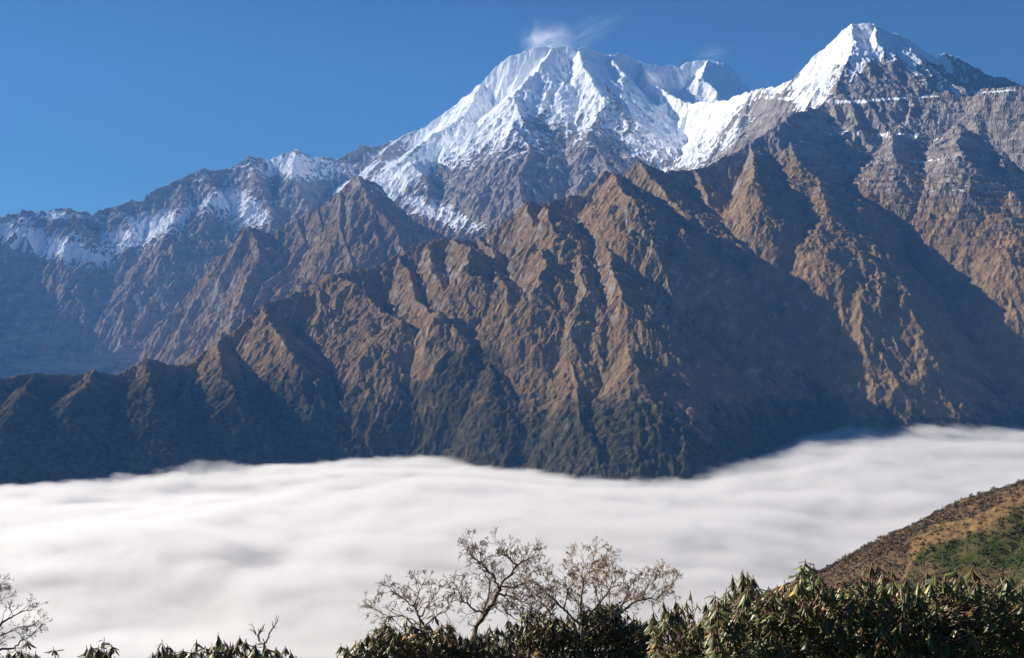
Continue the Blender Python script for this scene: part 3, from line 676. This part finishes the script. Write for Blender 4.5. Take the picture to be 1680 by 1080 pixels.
# ------------------------------------------------------------------ bare trees and twiggy shrubs
def grow(tw, lf, p, d, r, L, depth, rng, plane, tone, twist=.5, leafy=.0, splits=(2, 3)):
    n = max(3, int(L / .035)); pts = [p.copy()]; rr = [r]; q = p.copy(); dd = d.copy()
    kids = []
    for i in range(n):
        dd = dd + np.array([rng.gauss(0, .17), rng.gauss(0, .13), rng.gauss(.03, .15)]) * twist * .62; dd /= np.linalg.norm(dd)
        q = q + dd * L / n; pts.append(q.copy()); rr.append(max(.0019, r * (1 - .45 * (i + 1) / n)))
        if depth > 0 and i > 0 and rng.random() < .30: kids.append((q.copy(), dd.copy(), rr[-1] * .6, .60))
    tw.tube(pts, rr, 4 if r < .008 else 6, tone)
    if depth > 0:
        for k in range(rng.choice(splits)): kids.append((q.copy(), dd.copy(), rr[-1] * .85, .68))
        for (a, b, r2, sc_) in kids:
            perp = np.array([rng.gauss(0, 1), rng.gauss(0, .8), rng.gauss(0, .7)]); perp -= b * perp.dot(b); perp /= np.linalg.norm(perp) + 1e-9
            nd = b + perp * rng.uniform(.4, 1.0); nd /= np.linalg.norm(nd)
            grow(tw, lf, a, nd, max(.0021, r2), L * sc_ * rng.uniform(.75, 1.15), depth - 1, rng, plane, tone, twist, leafy, splits)
    elif lf is not None and rng.random() < leafy:
        for k in range(rng.randint(1, 3)):
            h = np.array([rng.uniform(-1, 1), rng.uniform(-1, 1), rng.uniform(-.8, .9)]); h /= np.linalg.norm(h)
            sd = np.cross(h, (0, .3, 1)); sd /= np.linalg.norm(sd) + 1e-9
            f = rng.uniform(.7, 1.3)
            add_leaf(lf, q, h, sd, rng.uniform(.03, .055), rng.uniform(.009, .017), .6, .3, (.36 * f, .24 * f, .14 * f, 1))
def limb(tw, px_pts, d, r0, r1, rng, tone):
    P = [px(u, v, d + dd) for u, v, dd in px_pts]; pts = []; n = len(P)
    for i in range(n - 1):
        for k in range(4):
            t = k / 4; q = P[i] * (1 - t) + P[i + 1] * t; pts.append(q + np.array([rng.gauss(0, .008), rng.gauss(0, .01), rng.gauss(0, .008)]))
    pts.append(P[-1]); m = len(pts)
    tw.tube(pts, [r0 + (r1 - r0) * i / (m - 1) for i in range(m)], 7, tone)
    return pts
def bare(name, label, cat, limbs, d, base, tone, seed, depth, L, leafy, step=3, r=.012, wr=1.0, group=None, upb=.3):
    rng = random.Random(seed); tw = MB(); lf = MB()
    b = px(base[0], base[1], d); bz = ground(b[0], b[1]) ; org = (b[0], b[1], bz)
    t = thing(name, label, cat, org, group)
    tw.tube([np.array(org) - (0, 0, .1), (np.array(org) * .5 + b * .5) + (.05, 0, 0), b], [base[2] * 1.25, base[2] * 1.1, base[2]], 8, tone)
    for pts, r0, r1 in limbs:
        P = limb(tw, pts, d, r0, r1, rng, tone); m = len(P)
        for i in range(3, m):
            if i % step == 0 or i >= m - 2:
                dd = P[i] - P[i - 1]; dd /= np.linalg.norm(dd)
                perp = np.array([rng.gauss(0, 1), rng.gauss(0, .8), rng.gauss(upb, .7)]); perp /= np.linalg.norm(perp)
                nd = dd + perp * .9 * wr; nd /= np.linalg.norm(nd)
                f = 1 - .55 * i / m
                grow(tw, lf, P[i], nd, r * f + .001, L * rng.uniform(.6, 1.1), depth, rng, 0, tone, .6, leafy)
    tw.build('branches', BARK, t, org)
    if lf.n: lf.build('dry_leaves', BARK, t, org)
    return t
TB = (.21, .165, .13, 1)
bare('bare_tree', 'gnarled leafless tree rising highest among the middle bushes against the cloud', 'tree', [
  ([(774,1056,0),(781,1028,0),(798,1007,0),(817,973,0),(822,961,.05)], .036, .022),
  ([(822,961,.05),(838,942,.1),(848,928,.1),(856,922,.15),(864,920,.2),(872,914,.25)], .017, .006),
  ([(848,928,.1),(838,918,0),(831,911,-.1),(829,904,-.15)], .012, .005),
  ([(818,968,0),(812,950,-.1),(800,936,-.1),(789,923,-.15),(780,918,-.2),(773,910,-.2),(774,903,-.2),(775,897,-.2)], .016, .004),
  ([(782,1026,.1),(795,1000,.2),(803,975,.2),(803,956,.25),(792,935,.2)], .018, .007),
  ([(798,1007,0),(775,1000,.1),(758,985,.1),(752,968,.1)], .016, .005),
  ([(815,975,0),(835,978,.1),(852,985,.1),(866,975,.2)], .013, .004),
  ([(822,961,.05),(845,965,.2),(862,955,.3),(876,935,.3)], .013, .004)], 14.0, (774,1056,.040), TB, 21, 3, .13, .12, step=1, r=.007)
bare('bare_shrub', 'small leafless forked shrub left of the bare tree', 'shrub', [
  ([(690,1040,0),(690,1012,0),(678,995,0),(660,982,0),(642,970,0)], .018, .004),
  ([(690,1012,0),(700,995,.1),(712,978,.1),(725,962,.1)], .012, .004),
  ([(678,995,0),(686,975,-.1),(692,962,-.1)], .009, .003),
  ([(690,1025,0),(660,1012,.1),(638,1012,.1),(620,1002,.1)], .010, .003),
  ([(692,1030,.1),(715,1010,.2),(735,1000,.2),(742,980,.2)], .012, .003)], 13.2, (690,1050,.02), (.34, .27, .21, 1), 22, 3, .12, .2, step=1, r=.007, group=None)
bare('bare_shrub', 'dense tan twiggy shrub with dry curled leaves right of the bare tree', 'shrub', [
  ([(955,1060,0),(955,1020,0),(953,985,0),(957,955,0),(952,940,0)], .025, .005),
  ([(957,955,0),(965,935,.1),(975,922,.1)], .010, .004),
  ([(955,1030,0),(925,1000,.1),(905,980,.1),(890,965,.1)], .018, .004),
  ([(955,1020,0),(985,990,.2),(1000,965,.2),(1015,950,.2)], .018, .004),
  ([(960,1040,0),(1010,1010,.1),(1045,985,.1),(1062,965,0),(1075,950,0)], .022, .004),
  ([(1045,985,.1),(1075,983,.1),(1090,972,.1),(1102,962,.1)], .010, .003),
  ([(985,990,.2),(975,965,.4),(980,945,.4)], .012, .004),
  ([(1010,1010,.1),(1025,985,.3),(1035,960,.3)], .012, .004),
  ([(925,1000,.1),(930,975,.3),(925,955,.3)], .012, .004),
  ([(950,1050,.3),(910,1010,.5),(880,985,.6),(862,962,.6)], .012, .004), ([(910,1010,.5),(880,1005,.6),(855,990,.6)], .009, .003),
  ([(960,1040,.4),(1000,1000,.6),(1030,985,.6),(1055,975,.6)], .012, .004), ([(955,1020,.4),(945,985,.6),(935,965,.6)], .010, .003),
  ([(1000,1000,.6),(1000,975,.7),(995,955,.7)], .010, .003)], 13.6, (955,1064,.03), (.38, .30, .225, 1), 23, 3, .14, .4, step=1, r=.008)
bare('bare_shrub', 'low tangle of fine grey-brown twigs between the bare tree and the dense tan shrub', 'shrub', [
  ([(868,1050,0),(862,1022,0),(850,1000,0),(840,985,0)], .010, .003),
  ([(868,1050,0),(872,1018,.1),(872,992,.1),(868,968,.1)], .010, .003),
  ([(868,1040,.1),(890,1010,.2),(902,990,.2),(908,972,.2)], .010, .003),
  ([(862,1022,0),(840,1012,.2),(822,1004,.2)], .008, .003),
  ([(872,1018,.1),(888,995,.4),(892,970,.4)], .008, .003)], 13.9, (868,1056,.014), (.30, .24, .19, 1), 31, 3, .11, .15, step=1, r=.006)
bare('bare_tree', 'dark fine-twigged leafless tree leaning in at the left edge', 'tree', [
  ([(-92,1098,0),(-62,1063,0),(-22,1042,0),(5,1022,0),(23,1011,0),(36,1003,0)], .030, .005),
  ([(-92,1098,0),(-42,1080,.2),(-2,1066,.2),(22,1064,.2),(38,1050,.2),(58,1038,.2)], .026, .004),
  ([(-62,1063,0),(-42,1023,.1),(-22,1002,.1),(0,984,.1)], .020, .004),
  ([(-42,1023,.1),(-34,993,.2),(-20,974,.2),(-7,966,.2)], .014, .004),
  ([(-62,1063,0),(-57,1008,.3),(-42,968,.3),(-26,948,.3)], .018, .004),
  ([(-22,1042,0),(3,1043,-.1),(23,1032,-.1),(36,1028,-.1)], .012, .004)], 15.0, (-92,1102,.05), (.035, .030, .032, 1), 24, 3, .15, 0, step=2, r=.008)  # tree stands against the light; that darkness is put into its bark tone
bare('bare_twig', 'thin curling bare twig poking above the low wide bush', 'twig', [
  ([(430,1085,0),(432,1062,0),(440,1045,0),(446,1034,0)], .006, .002),
  ([(432,1062,0),(424,1046,0),(420,1040,0)], .004, .002)], 10.6, (430,1090,.008), (.16, .12, .10, 1), 25, 1, .10, 0)

# ------------------------------------------------------------------ scrub on the hillside
rng = np.random.default_rng(5)
sm_, ss_ = [], []
N = 10000
tU = rng.uniform(1290, 1760, N * 3); tD = rng.uniform(430, 830, N * 3)
tx = (tU - 840) / F * tD; tz = hill_z(tx[None], tD[None])[0]; tv = 540 - tz / tD * F
et, eg = hill_zone(tU, tv); z_t = (tv > et) & (tv < eg); z_g = tv >= eg
ok = (tv < 1060) & (rng.random(N * 3) < np.where(z_t, .45, np.where(z_g, .9, 1.0))); tx, tD, tz, z_g, tU = tx[ok][:N], tD[ok][:N], tz[ok][:N], z_g[ok][:N], tU[ok][:N]
mbs = MB()
K = 26
for i in range(len(tx)):
    s_ = 1.0 + 2.8 * rng.random() ** 2.0
    c = rng.normal(0, 1, (K, 3)); c /= np.linalg.norm(c, axis=1)[:, None]; c *= (rng.random((K, 1)) ** .4) * s_ * .5
    c[:, 2] = np.abs(c[:, 2]) * 1.3; c += (tx[i], tD[i], tz[i] - .1)
    a = rng.normal(0, 1, (K, 3)); a /= np.linalg.norm(a, axis=1)[:, None]; b = np.cross(a, rng.normal(0, 1, (K, 3))); b /= np.linalg.norm(b, axis=1)[:, None] + 1e-6
    w_ = rng.uniform(.12, .34, (K, 1)) * s_ * .55
    V = np.stack([c - a * w_, c - b * w_ * .7, c + a * w_, c + b * w_ * .7], 1).reshape(-1, 3)
    f = rng.uniform(.6, 1.4)
    if z_g[i]: cc = (.030 * f, .045 * f, .014 * f, 1) if rng.random() < .75 else (.10 * f, .08 * f, .05 * f, 1)
    else: cc = (.085 * f, .064 * f, .046 * f, 1) if rng.random() < .7 else (.04 * f, .042 * f, .022 * f, 1)
    mbs.add(V, np.arange(K * 4).reshape(K, 4), cc)
so = mbs.build('scrub', BARK)
tag(so, 'grey-brown and green scrub covering the hillside at the right edge', 'scrub', kind='stuff')
print('done', time.time() - T00)
